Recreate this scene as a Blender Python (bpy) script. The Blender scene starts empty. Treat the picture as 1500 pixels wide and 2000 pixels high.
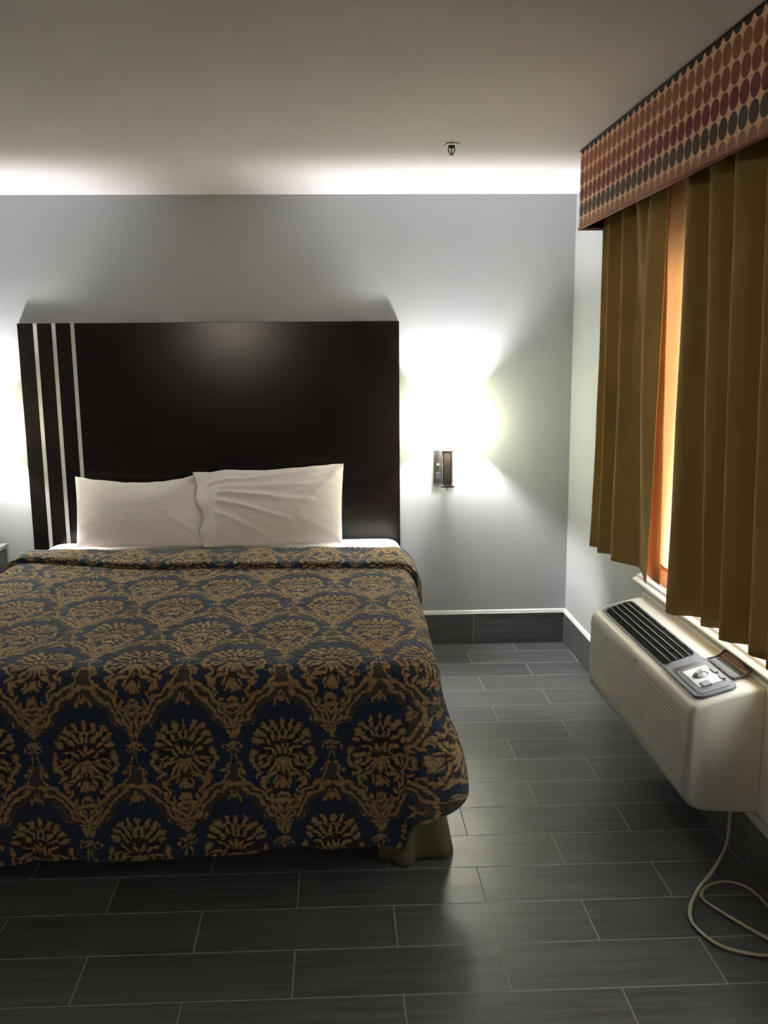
import bpy, bmesh, math, random
from mathutils import Vector, Matrix, noise
random.seed(7)
S = bpy.context.scene
COL = S.collection

# ---------------------------------------------------------------- camera, world, lights, exposure
CAM = (0.0, -5.14927, 1.73288)
F_PX, YAW, PITCH, ROLL = 1739.503, 0.0360054, 0.1760388, 0.0084370
def cam_axes():
    cy, sy, cp, sp = math.cos(YAW), math.sin(YAW), math.cos(PITCH), math.sin(PITCH)
    f = Vector((sy*cp, cy*cp, -sp)); r = Vector((cy, -sy, 0)); d = f.cross(r)
    c, s = math.cos(ROLL), math.sin(ROLL)
    return c*r+s*d, -s*r+c*d, f
r_, d_, f_ = cam_axes()
cam_data = bpy.data.cameras.new('camera')
cam = bpy.data.objects.new('camera', cam_data); COL.objects.link(cam)
M = Matrix(((r_.x, -d_.x, -f_.x, CAM[0]), (r_.y, -d_.y, -f_.y, CAM[1]), (r_.z, -d_.z, -f_.z, CAM[2]), (0, 0, 0, 1)))
cam.matrix_world = M
cam_data.sensor_fit = 'VERTICAL'; cam_data.sensor_height = 24.0; cam_data.sensor_width = 18.0
cam_data.lens = F_PX*24.0/2000.0
cam_data.clip_start = 0.02
S.camera = cam

S.view_settings.view_transform = 'Standard'; S.view_settings.look = 'None'
S.view_settings.gamma = 1.0; S.view_settings.use_curve_mapping = False
S.view_settings.exposure = 0.0
S.cycles.use_denoising = True
S.cycles.max_bounces = 10; S.cycles.diffuse_bounces = 6; S.cycles.transmission_bounces = 6
S.cycles.sample_clamp_indirect = 20.0
S.cycles.caustics_reflective = False; S.cycles.caustics_refractive = False

SHADE_GLOW = 7.6        # radiance of the lit fabric shades
BULB_GLOW = 3500.0       # radiance of each sconce bulb
LAMP_COL = (1.0, 0.985, 0.99)
WINDOW_STRENGTH = 12.0   # daylight outside the window
REAR_W = 22.0            # room light behind the camera

world = bpy.data.worlds.new('daylight'); S.world = world; world.use_nodes = True
wn = world.node_tree.nodes; wn['Background'].inputs[0].default_value = (1.0, 0.96, 0.90, 1)
wn['Background'].inputs[1].default_value = WINDOW_STRENGTH

def area_light(name, loc, direction, sx, sy, power, color):
    ld = bpy.data.lights.new(name, 'AREA'); ld.shape = 'RECTANGLE'; ld.size = sx; ld.size_y = sy
    ld.energy = power; ld.color = color
    o = bpy.data.objects.new(name, ld); COL.objects.link(o); o.location = loc
    o.rotation_euler = Vector(direction).to_track_quat('-Z', 'Y').to_euler()
    return o
# vanity lamp on the wall behind the camera
area_light('vanity_light', (-1.62, -7.6, 2.15), (0.05, 1, -0.05), 0.7, 0.16, REAR_W, (1.0, 0.86, 0.72))

# right-hand wall frame: the right wall is turned 1.3 degrees from square
XR, TH = 1.2750, 0.0225
cT, sT = math.cos(TH), math.sin(TH)
def wall_frame(o):
    o.location = (XR, 0, 0); o.rotation_euler = (0, 0, TH); return o
def W(x, y, z):
    return Vector((XR+cT*x-sT*y, sT*x+cT*y, z))

# ---------------------------------------------------------------- materials
def mat(name, col, rough=0.5, metal=0.0, noise_amt=0.0, noise_scale=20.0, bump=0.0, bump_scale=80.0, bump_dist=0.002, sheen=0.0, spec=0.5, stretch=(1, 1, 1), coat=0.0):
    m = bpy.data.materials.new(name); m.use_nodes = True
    nt = m.node_tree; b = nt.nodes['Principled BSDF']
    b.inputs['Base Color'].default_value = (*col, 1); b.inputs['Roughness'].default_value = rough
    b.inputs['Metallic'].default_value = metal; b.inputs['Specular IOR Level'].default_value = spec
    b.inputs['Sheen Weight'].default_value = sheen; b.inputs['Coat Weight'].default_value = coat
    tc = nt.nodes.new('ShaderNodeTexCoord')
    mp = nt.nodes.new('ShaderNodeMapping'); mp.inputs['Scale'].default_value = stretch
    nt.links.new(tc.outputs['Object'], mp.inputs['Vector'])
    if noise_amt > 0:
        n = nt.nodes.new('ShaderNodeTexNoise'); n.inputs['Scale'].default_value = noise_scale; n.inputs['Detail'].default_value = 5
        nt.links.new(mp.outputs[0], n.inputs['Vector'])
        r = nt.nodes.new('ShaderNodeValToRGB')
        r.color_ramp.elements[0].position = 0.3; r.color_ramp.elements[1].position = 0.7
        r.color_ramp.elements[0].color = (*[max(0, c*(1-noise_amt)) for c in col], 1)
        r.color_ramp.elements[1].color = (*[min(1, c*(1+noise_amt)) for c in col], 1)
        nt.links.new(n.outputs['Fac'], r.inputs[0]); nt.links.new(r.outputs[0], b.inputs['Base Color'])
    if bump > 0:
        n2 = nt.nodes.new('ShaderNodeTexNoise'); n2.inputs['Scale'].default_value = bump_scale; n2.inputs['Detail'].default_value = 4
        nt.links.new(mp.outputs[0], n2.inputs['Vector'])
        bp = nt.nodes.new('ShaderNodeBump'); bp.inputs['Strength'].default_value = bump; bp.inputs['Distance'].default_value = bump_dist
        nt.links.new(n2.outputs['Fac'], bp.inputs['Height']); nt.links.new(bp.outputs[0], b.inputs['Normal'])
    return m

class NT:
    """small helper for node graphs"""
    def __init__(s, m): s.nt = m.node_tree; s.b = s.nt.nodes.get('Principled BSDF')
    def n(s, t, **kw):
        x = s.nt.nodes.new(t)
        for k, v in kw.items(): setattr(x, k, v)
        return x
    def l(s, a, b): s.nt.links.new(a, b)
    def put(s, sock, v):
        if hasattr(v, 'links') or isinstance(v, bpy.types.NodeSocket): s.l(v, sock)
        else: sock.default_value = v
    def m(s, op, a, b=None, c=None, clamp=False):
        x = s.n('ShaderNodeMath', operation=op); x.use_clamp = clamp
        s.put(x.inputs[0], a)
        if b is not None: s.put(x.inputs[1], b)
        if c is not None: s.put(x.inputs[2], c)
        return x.outputs[0]
    def mix(s, f, a, b):
        x = s.n('ShaderNodeMix', data_type='RGBA')
        s.put(x.inputs['Factor'], f)
        s.put(x.inputs[6], a if not isinstance(a, tuple) else (*a, 1)); s.put(x.inputs[7], b if not isinstance(b, tuple) else (*b, 1))
        return x.outputs[2]
    def ramp(s, f, lo, hi):
        x = s.n('ShaderNodeMapRange'); s.put(x.inputs[0], f)
        x.inputs[1].default_value = lo; x.inputs[2].default_value = hi
        return x.outputs[0]

def tile_material(name, mode):
    m = mat(name, (0.1, 0.1, 0.1), 0.34); g = NT(m)
    tc = g.n('ShaderNodeTexCoord'); sp = g.n('ShaderNodeSeparateXYZ'); g.l(tc.outputs['Object'], sp.inputs[0])
    X, Y, Z = sp.outputs
    if mode == 'floor':
        v = g.m('DIVIDE', g.m('ADD', g.m('MULTIPLY', Y, -1), -0.157), 0.2015)
        row = g.m('FLOOR', v); fv = g.m('SUBTRACT', v, row)
        xs = g.m('SUBTRACT', g.m('ADD', X, g.m('MULTIPLY', Y, 0.0225)), 0.658)
        par = g.m('MODULO', g.m('ADD', row, 100), 2)
        u = g.m('ADD', g.m('DIVIDE', xs, 0.604), g.m('MULTIPLY', par, 0.505))
        cu = g.m('FLOOR', u); fu = g.m('SUBTRACT', u, cu)
        dv = g.m('MULTIPLY', g.m('MINIMUM', fv, g.m('SUBTRACT', 1, fv)), 0.2015)
        du = g.m('MULTIPLY', g.m('MINIMUM', fu, g.m('SUBTRACT', 1, fu)), 0.604)
        d = g.m('MINIMUM', dv, du)
        gx, gy = X, Y
    else:
        A = X if mode == 'back' else Y
        off = 0.7195 if mode == 'back' else -0.02
        u = g.m('DIVIDE', g.m('SUBTRACT', A, off), 0.604)
        cu = g.m('FLOOR', u); fu = g.m('SUBTRACT', u, cu); row = g.m('MULTIPLY', cu, 0)
        du = g.m('MULTIPLY', g.m('MINIMUM', fu, g.m('SUBTRACT', 1, fu)), 0.604)
        d = g.m('MINIMUM', du, Z)
        gx, gy = A, Z
    grout = g.m('SUBTRACT', 1, g.ramp(d, 0.0012, 0.0026))
    cb = g.n('ShaderNodeCombineXYZ'); g.put(cb.inputs[0], cu); g.put(cb.inputs[1], row)
    wn_ = g.n('ShaderNodeTexWhiteNoise', noise_dimensions='2D'); g.l(cb.outputs[0], wn_.inputs['Vector'])
    # wood-like grain along each tile
    cg = g.n('ShaderNodeCombineXYZ'); g.put(cg.inputs[0], g.m('MULTIPLY', gx, 1.6)); g.put(cg.inputs[1], g.m('MULTIPLY', gy, 30))
    g.put(cg.inputs[2], g.m('MULTIPLY', wn_.outputs['Value'], 40))
    n1 = g.n('ShaderNodeTexNoise'); n1.inputs['Scale'].default_value = 1.6; n1.inputs['Detail'].default_value = 6; n1.inputs['Roughness'].default_value = 0.65
    g.l(cg.outputs[0], n1.inputs['Vector'])
    f = g.m('ADD', g.ramp(n1.outputs['Fac'], 0.3, 0.72), g.m('MULTIPLY', g.m('SUBTRACT', wn_.outputs['Value'], 0.5), 0.35), clamp=True)
    tc_ = g.mix(f, (0.064, 0.068, 0.067), (0.134, 0.142, 0.140))
    colr = g.mix(grout, tc_, (0.34, 0.36, 0.36))
    g.l(colr, g.b.inputs['Base Color'])
    g.put(g.b.inputs['Roughness'], g.m('ADD', g.m('MULTIPLY', grout, 0.4), g.m('ADD', 0.28, g.m('MULTIPLY', n1.outputs['Fac'], 0.16))))
    bp = g.n('ShaderNodeBump'); bp.inputs['Strength'].default_value = 0.35; bp.inputs['Distance'].default_value = 0.002
    g.put(bp.inputs['Height'], g.m('SUBTRACT', g.m('MULTIPLY', n1.outputs['Fac'], 0.35), grout)); g.l(bp.outputs[0], g.b.inputs['Normal'])
    return m

def damask_material():
    """navy spread woven with gold medallions set in a half-drop trellis"""
    m = mat('damask_quilting', (0.02, 0.03, 0.08), 0.85, sheen=0.12); g = NT(m)
    uv = g.n('ShaderNodeUVMap'); uv.uv_map = 'cloth'
    # ragged leaf edges
    nz = g.n('ShaderNodeTexNoise', noise_dimensions='2D'); nz.inputs['Scale'].default_value = 85; nz.inputs['Detail'].default_value = 2
    g.l(uv.outputs[0], nz.inputs['Vector'])
    a = g.n('ShaderNodeVectorMath', operation='SUBTRACT'); g.l(nz.outputs['Color'], a.inputs[0]); a.inputs[1].default_value = (0.5, 0.5, 0.5)
    b = g.n('ShaderNodeVectorMath', operation='SCALE'); g.l(a.outputs[0], b.inputs[0]); b.inputs['Scale'].default_value = 0.0135
    nz2 = g.n('ShaderNodeTexNoise', noise_dimensions='2D'); nz2.inputs['Scale'].default_value = 24; nz2.inputs['Detail'].default_value = 0.5
    g.l(uv.outputs[0], nz2.inputs['Vector'])
    a2 = g.n('ShaderNodeVectorMath', operation='SUBTRACT'); g.l(nz2.outputs['Color'], a2.inputs[0]); a2.inputs[1].default_value = (0.5, 0.5, 0.5)
    b2 = g.n('ShaderNodeVectorMath', operation='SCALE'); g.l(a2.outputs[0], b2.inputs[0]); b2.inputs['Scale'].default_value = 0.022
    b3 = g.n('ShaderNodeVectorMath', operation='ADD'); g.l(b.outputs[0], b3.inputs[0]); g.l(b2.outputs[0], b3.inputs[1]); b = b3
    sp0 = g.n('ShaderNodeSeparateXYZ'); g.l(uv.outputs[0], sp0.inputs[0])
    P2, H = 0.1625, 0.338
    U = g.m('ADD', sp0.outputs[0], 0.243); V = g.m('SUBTRACT', -2.585, sp0.outputs[1])   # V grows towards the hem
    def cell(voff, shift):
        t = g.m('DIVIDE', g.m('ADD', V, voff), H); row = g.m('FLOOR', t)
        v = g.m('SUBTRACT', g.m('MULTIPLY', g.m('SUBTRACT', t, row), H), voff)
        x = g.m('PINGPONG', g.m('ADD', U, g.m('MULTIPLY', g.m('ADD', row, shift), P2)), P2)
        c = g.n('ShaderNodeCombineXYZ'); g.put(c.inputs[0], x); g.put(c.inputs[1], v)
        d = g.n('ShaderNodeVectorMath', operation='ADD'); g.l(c.outputs[0], d.inputs[0]); g.l(b.outputs[0], d.inputs[1])
        return d.outputs[0]
    K = 0.00035
    def field(vec, leaves, acc=None):
        for cx, cy, ang, hl, hw in leaves:
            mp = g.n('ShaderNodeMapping', vector_type='TEXTURE')
            mp.inputs['Location'].default_value = (cx*K, cy*K, 0); mp.inputs['Rotation'].default_value = (0, 0, math.radians(ang))
            mp.inputs['Scale'].default_value = (hl*K, hw*K, 1)
            if acc is None: g.l(vec, mp.inputs['Vector'])
            else:        # evaluate one leaf after another
                ch = g.n('ShaderNodeVectorMath', operation='MULTIPLY_ADD'); g.l(acc, ch.inputs[0]); ch.inputs[1].default_value = (1e-7, 1e-7, 1e-7); g.l(vec, ch.inputs[2])
                g.l(ch.outputs[0], mp.inputs['Vector'])
            ln = g.n('ShaderNodeVectorMath', operation='LENGTH'); g.l(mp.outputs[0], ln.inputs[0])
            acc = ln.outputs['Value'] if acc is None else g.m('MINIMUM', acc, ln.outputs['Value'])
        return acc
    vA = cell(H/2, 0); vB = cell(0.052, 1)
    def ray(ang, r, hl, hw, oy=-20):
        q = math.radians(ang); return (r*math.cos(q), oy-r*math.sin(q), -ang, hl, hw)
    A = [ray(90, 285, 58, 22), ray(73, 275, 60, 24), ray(56, 282, 62, 27), ray(40, 268, 60, 27), ray(23, 252, 52, 27),
         (95, -318, 20, 30, 17), (185, -262, 30, 30, 17), (236, -188, 60, 30, 16), (20, -225, 75, 40, 12), (122, -232, 50, 36, 13),
         ray(80, 175, 62, 17), ray(60, 182, 56, 20), ray(38, 172, 52, 21), (150, -52, 165, 44, 15),
         (0, -60, 90, 56, 17), (42, -42, 112, 52, 17), (88, -20, 130, 48, 16), (30, -150, 0, 70, 8),
         (276, -8, 76, 54, 28), (298, 62, 60, 34, 20), (276, 118, 112, 44, 22), (236, 150, 130, 46, 18), (196, 36, 14, 62, 18), (150, 96, 32, 80, 20), (222, 92, 52, 36, 16), (120, 40, 40, 44, 14),
         (0, 125, 90, 92, 20), (38, 128, 74, 84, 16), (76, 120, 58, 82, 17), (112, 158, 44, 58, 16), (0, 60, 0, 90, 12),
         (215, 205, 35, 46, 18), (250, 232, 80, 26, 16), (108, 216, 20, 78, 21), (172, 262, -25, 46, 17), (70, 268, 66, 42, 15), (0, 296, 90, 62, 40), (50, 318, 60, 38, 20), (186, 302, 60, 24, 14)]
    B = [(0, -118, 0, 44, 24), (0, -82, 90, 40, 14), (48, -96, -35, 36, 15), (86, -60, 70, 26, 13), (40, -42, 30, 32, 11), (18, 20, 88, 60, 9), (34, 100, 150, 34, 14), (70, 118, 60, 24, 13),
         (58, 170, 80, 66, 13), (96, 168, 60, 30, 20), (92, 262, 55, 62, 17), (60, 300, 8, 72, 24), (150, 300, 30, 66, 20), (100, 352, 58, 56, 24), (218, 352, 32, 62, 20), (160, 395, 20, 52, 17),
         (0, 425, 0, 28, 34), (50, 440, 65, 48, 15), (20, 380, 80, 40, 12), (262, 278, 88, 52, 24), (292, 330, 60, 34, 18), (215, 430, 45, 58, 22), (282, 405, 60, 54, 24), (325, 372, 110, 40, 18),
         (262, 500, 62, 52, 20), (322, 470, 50, 56, 24), (360, 440, 100, 34, 16), (300, 560, 66, 56, 20), (352, 545, 45, 48, 22), (330, 622, 50, 50, 20), (372, 610, 80, 34, 14), (285, 640, 60, 34, 10),
         (455, 418, 0, 42, 30), (420, 445, 60, 26, 14), (455, 486, 0, 100, 24), (392, 508, 40, 40, 20), (398, 560, 85, 44, 18), (440, 548, 40, 44, 16), (430, 610, 65, 56, 19), (395, 655, 35, 54, 20), (455, 662, 90, 48, 20),
         (420, 706, 10, 60, 12), (455, 765, 90, 50, 22), (422, 748, 55, 38, 15)]
    G = [(0, 190, 90, 96, 56), (40, 345, 10, 215, 88), (230, 440, 50, 170, 84), (330, 590, 45, 140, 84), (455, 590, 0, 180, 138), (455, 850, 90, 80, 50)]
    gold = field(vB, B, field(vA, A))
    grey = field(vB, G)
    under = g.m('MINIMUM', g.m('MULTIPLY', field(vA, [(0, -110, 0, 240, 215), (0, 90, 0, 270, 165)]), 1.0), 9)
    edge = g.ramp(gold, 0.92, 1.12)                       # 0 inside the leaf
    core = g.ramp(gold, 0.50, 1.06)
    # woven mesh in the grey shapes
    wv = g.n('ShaderNodeTexChecker'); wv.inputs['Scale'].default_value = 330
    g.l(uv.outputs[0], wv.inputs['Vector']); wv.inputs['Color1'].default_value = (0.030, 0.036, 0.050, 1); wv.inputs['Color2'].default_value = (0.105, 0.092, 0.060, 1)
    nn = g.n('ShaderNodeTexNoise', noise_dimensions='2D'); nn.inputs['Scale'].default_value = 9; nn.inputs['Detail'].default_value = 3; g.l(uv.outputs[0], nn.inputs['Vector'])
    navy = g.mix(nn.outputs['Fac'], (0.011, 0.027, 0.066), (0.020, 0.042, 0.092))
    col = g.mix(g.ramp(grey, 1.03, 0.97), navy, wv.outputs['Color'])
    col = g.mix(g.m('MULTIPLY', g.ramp(under, 1.02, 0.95), 0.85), col, (0.022, 0.014, 0.010))
    col = g.mix(g.ramp(gold, 1.32, 1.18), col, (0.030, 0.017, 0.010))
    goldc = g.mix(core, (0.43, 0.295, 0.140), (0.215, 0.128, 0.062))
    col = g.mix(edge, goldc, col)
    g.l(col, g.b.inputs['Base Color'])
    # quilting puckers and raised embroidery
    q = g.n('ShaderNodeTexNoise', noise_dimensions='2D'); q.inputs['Scale'].default_value = 22; q.inputs['Detail'].default_value = 2; g.l(uv.outputs[0], q.inputs['Vector'])
    th = g.n('ShaderNodeTexNoise', noise_dimensions='2D'); th.inputs['Scale'].default_value = 240; g.l(uv.outputs[0], th.inputs['Vector'])
    h = g.m('ADD', g.m('MULTIPLY', g.m('PINGPONG', q.outputs['Fac'], 0.12), 14), g.m('ADD', g.m('MULTIPLY', g.m('SUBTRACT', 1, core), 0.5), g.m('MULTIPLY', th.outputs['Fac'], 0.35)))
    bp = g.n('ShaderNodeBump'); bp.inputs['Strength'].default_value = 0.75; bp.inputs['Distance'].default_value = 0.004
    g.l(h, bp.inputs['Height']); g.l(bp.outputs[0], g.b.inputs['Normal'])
    return m

def oval_material():
    m = mat('oval_print', (0.5, 0.3, 0.2), 0.85); g = NT(m)
    tc = g.n('ShaderNodeTexCoord'); sp = g.n('ShaderNodeSeparateXYZ'); g.l(tc.outputs['Object'], sp.inputs[0])
    X, Y, Z = sp.outputs
    u = g.m('DIVIDE', g.m('ADD', g.m('ADD', X, Y), 0.28+2.107+0.03), 0.0618)
    v = g.m('DIVIDE', g.m('SUBTRACT', 2.6355, Z), 0.0648)
    row = g.m('FLOOR', v); fu = g.m('SUBTRACT', g.m('FRACT', g.m('ADD', u, 50)), 0.5); fv = g.m('SUBTRACT', g.m('SUBTRACT', v, row), 0.5)
    d = g.m('SQRT', g.m('ADD', g.m('POWER', g.m('ABSOLUTE', g.m('MULTIPLY', fu, 2.04)), 2), g.m('POWER', g.m('ABSOLUTE', g.m('MULTIPLY', fv, 2.02)), 2)))
    r = g.n('ShaderNodeValToRGB'); r.color_ramp.interpolation = 'CONSTANT'
    cols = [(0.032, 0.020, 0.014), (0.300, 0.108, 0.042), (0.260, 0.068, 0.036), (0.185, 0.030, 0.032), (0.085, 0.055, 0.038), (0.380, 0.175, 0.105), (0.2, 0.05, 0.03)]
    e = r.color_ramp.elements; e[0].color = (*cols[0], 1); e[1].position = 1/7; e[1].color = (*cols[1], 1)
    for i in range(2, 7):
        k = e.new(i/7); k.color = (*cols[i], 1)
    g.l(g.m('DIVIDE', g.m('ADD', row, 0.5), 7), r.inputs[0])
    n = g.n('ShaderNodeTexNoise'); n.inputs['Scale'].default_value = 300; g.l(tc.outputs['Object'], n.inputs['Vector'])
    col = g.mix(g.ramp(d, 0.93, 1.0), r.outputs[0], (0.84, 0.50, 0.31))
    g.l(col, g.b.inputs['Base Color'])
    bp = g.n('ShaderNodeBump'); bp.inputs['Strength'].default_value = 0.3; bp.inputs['Distance'].default_value = 0.001
    g.l(n.outputs['Fac'], bp.inputs['Height']); g.l(bp.outputs[0], g.b.inputs['Normal'])
    return m

def fabric_translucent(name, col, tcol, amount, weave=260):
    m = bpy.data.materials.new(name); m.use_nodes = True; g = NT(m)
    nt = m.node_tree; nt.nodes.remove(g.b)
    out = [x for x in nt.nodes if x.type == 'OUTPUT_MATERIAL'][0]
    tc = g.n('ShaderNodeTexCoord')
    n = g.n('ShaderNodeTexNoise'); n.inputs['Scale'].default_value = weave; n.inputs['Detail'].default_value = 2; g.l(tc.outputs['Object'], n.inputs['Vector'])
    n2 = g.n('ShaderNodeTexNoise'); n2.inputs['Scale'].default_value = 6; g.l(tc.outputs['Object'], n2.inputs['Vector'])
    c = g.mix(n2.outputs['Fac'], tuple(x*0.85 for x in col), tuple(min(1, x*1.15) for x in col))
    bp = g.n('ShaderNodeBump'); bp.inputs['Strength'].default_value = 0.25; bp.inputs['Distance'].default_value = 0.001
    g.l(n.outputs['Fac'], bp.inputs['Height'])
    p = g.n('ShaderNodeBsdfPrincipled'); p.inputs['Roughness'].default_value = 0.8; p.inputs['Sheen Weight'].default_value = 0.0; p.inputs['Specular IOR Level'].default_value = 0.15
    g.l(c, p.inputs['Base Color']); g.l(bp.outputs[0], p.inputs['Normal'])
    t = g.n('ShaderNodeBsdfTranslucent'); t.inputs['Color'].default_value = (*tcol, 1)
    mx = g.n('ShaderNodeMixShader'); mx.inputs[0].default_value = amount
    g.l(p.outputs[0], mx.inputs[1]); g.l(t.outputs[0], mx.inputs[2]); g.l(mx.outputs[0], out.inputs['Surface'])
    return m

def glass_material(name, col, alpha):
    m = bpy.data.materials.new(name); m.use_nodes = True; g = NT(m)
    nt = m.node_tree; nt.nodes.remove(g.b)
    out = [x for x in nt.nodes if x.type == 'OUTPUT_MATERIAL'][0]
    tr = g.n('ShaderNodeBsdfTransparent'); tr.inputs[0].default_value = (*col, 1)
    gl = g.n('ShaderNodeBsdfGlossy'); gl.inputs['Roughness'].default_value = 0.08
    mx = g.n('ShaderNodeMixShader'); mx.inputs[0].default_value = alpha
    g.l(tr.outputs[0], mx.inputs[1]); g.l(gl.outputs[0], mx.inputs[2]); g.l(mx.outputs[0], out.inputs['Surface'])
    return m

MAT = dict(
    wall=mat('grey_wall_paint', (0.44, 0.465, 0.475), 0.6, bump=0.25, bump_scale=170, bump_dist=0.0015, spec=0.35),
    ceiling=mat('ceiling_paint', (0.70, 0.66, 0.685), 0.8, bump=0.25, bump_scale=120, bump_dist=0.002, spec=0.2),
    floor=tile_material('floor_tile', 'floor'), tback=tile_material('skirting_tile_back', 'back'), tright=tile_material('skirting_tile_right', 'right'),
    white=mat('white_gloss_paint', (0.74, 0.74, 0.72), 0.35, noise_amt=0.03, noise_scale=8),
    frame=mat('window_frame_paint', (0.62, 0.63, 0.62), 0.4, noise_amt=0.03),
    dark=mat('espresso_laminate', (0.0075, 0.005, 0.0045), 0.2, bump=0.08, bump_scale=260, bump_dist=0.0006, spec=0.35),
    silver=mat('silver_inlay', (0.50, 0.49, 0.48), 0.45, metal=0.25, noise_amt=0.05),
    chrome=mat('brushed_nickel', (0.55, 0.53, 0.50), 0.22, metal=1.0, noise_amt=0.1, noise_scale=60, stretch=(1, 1, 12)),
    bronze=mat('dark_wood_insert', (0.07, 0.055, 0.045), 0.3, metal=0.3, noise_amt=0.3, noise_scale=60, stretch=(8, 8, 1)),
    linen=mat('white_cotton', (0.87, 0.82, 0.81), 0.85, bump=0.25, bump_scale=14, bump_dist=0.006, sheen=0.2),
    sheet=mat('white_sheet', (0.84, 0.80, 0.79), 0.85, bump=0.2, bump_scale=10, bump_dist=0.004),
    skirt=mat('olive_skirt_fabric', (0.135, 0.120, 0.050), 0.85, noise_amt=0.1, noise_scale=200, sheen=0.1),
    base=mat('black_base_cloth', (0.012, 0.012, 0.012), 0.9, noise_amt=0.1),
    ac=mat('almond_plastic', (0.50, 0.485, 0.43), 0.42, bump=0.12, bump_scale=380, bump_dist=0.0006),
    acdark=mat('black_vent_plastic', (0.006, 0.0065, 0.0065), 0.85, noise_amt=0.2, spec=0.08),
    acbar=mat('vent_bar_plastic', (0.33, 0.33, 0.33), 0.4, noise_amt=0.04),
    acgrey=mat('slate_grey_plastic', (0.115, 0.124, 0.152), 0.5, noise_amt=0.05),
    acgrey2=mat('charcoal_plastic', (0.035, 0.036, 0.045), 0.35, noise_amt=0.05),
    acplate=mat('pale_printed_plate', (0.58, 0.61, 0.63), 0.4, noise_amt=0.03),
    acknob=mat('knob_plastic', (0.20, 0.205, 0.20), 0.4, noise_amt=0.05),
    lid=glass_material('smoky_lid_plastic', (0.33, 0.27, 0.265), 0.05),
    cord=mat('beige_cord_rubber', (0.44, 0.40, 0.31), 0.6, noise_amt=0.06, noise_scale=30),
    ns=mat('grey_laminate', (0.30, 0.31, 0.31), 0.45, noise_amt=0.12, noise_scale=12, stretch=(1, 1, 6)),
    nsdark=mat('dark_grey_laminate', (0.075, 0.08, 0.08), 0.5, noise_amt=0.15, noise_scale=12),
    oval=oval_material(), liningd=mat('valance_lining', (0.030, 0.018, 0.012), 0.9, noise_amt=0.1),
    piping=mat('rust_piping', (0.24, 0.085, 0.050), 0.8, noise_amt=0.2, noise_scale=120),
    damask=damask_material(),
    drape=fabric_translucent('olive_gold_drape', (0.38, 0.255, 0.088), (0.42, 0.24, 0.07), 0.06),
    lining=fabric_translucent('cream_lining', (0.80, 0.66, 0.38), (1.0, 0.90, 0.68), 0.62),
    orange=fabric_translucent('orange_backed_hem', (0.60, 0.33, 0.15), (1.0, 0.70, 0.48), 0.36),
    sheer=fabric_translucent('pinkish_sheer', (0.70, 0.62, 0.58), (0.90, 0.74, 0.66), 0.5),
    glass=glass_material('window_glass', (0.93, 0.96, 0.96), 0.06),
    brass=mat('sprinkler_metal', (0.11, 0.09, 0.065), 0.3, metal=0.9, noise_amt=0.1),
    platen=mat('escutcheon_chrome', (0.62, 0.60, 0.58), 0.18, metal=1.0, noise_amt=0.05),
    logo=mat('logo_ink', (0.06, 0.06, 0.065), 0.5, noise_amt=0.05),
)
# lamp shade: thin off-white fabric lit from inside by its bulb
MAT['shade'] = fabric_translucent('lamp_shade_fabric', (0.90, 0.88, 0.76), (0.99, 0.985, 0.84), 0.70)
_nt = MAT['shade'].node_tree
_o = [x for x in _nt.nodes if x.type == 'OUTPUT_MATERIAL'][0]; _m = _o.inputs['Surface'].links[0].from_socket
_e = _nt.nodes.new('ShaderNodeEmission'); _e.inputs[0].default_value = (1.0, 0.985, 0.885, 1); _e.inputs[1].default_value = SHADE_GLOW
_a = _nt.nodes.new('ShaderNodeAddShader'); _nt.links.new(_m, _a.inputs[0]); _nt.links.new(_e.outputs[0], _a.inputs[1]); _nt.links.new(_a.outputs[0], _o.inputs['Surface'])
bulbm = bpy.data.materials.new('glowing_bulb'); bulbm.use_nodes = True
_b = bulbm.node_tree.nodes['Principled BSDF']; _b.inputs['Emission Color'].default_value = (*LAMP_COL, 1); _b.inputs['Emission Strength'].default_value = BULB_GLOW
MAT['bulb'] = bulbm

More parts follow.
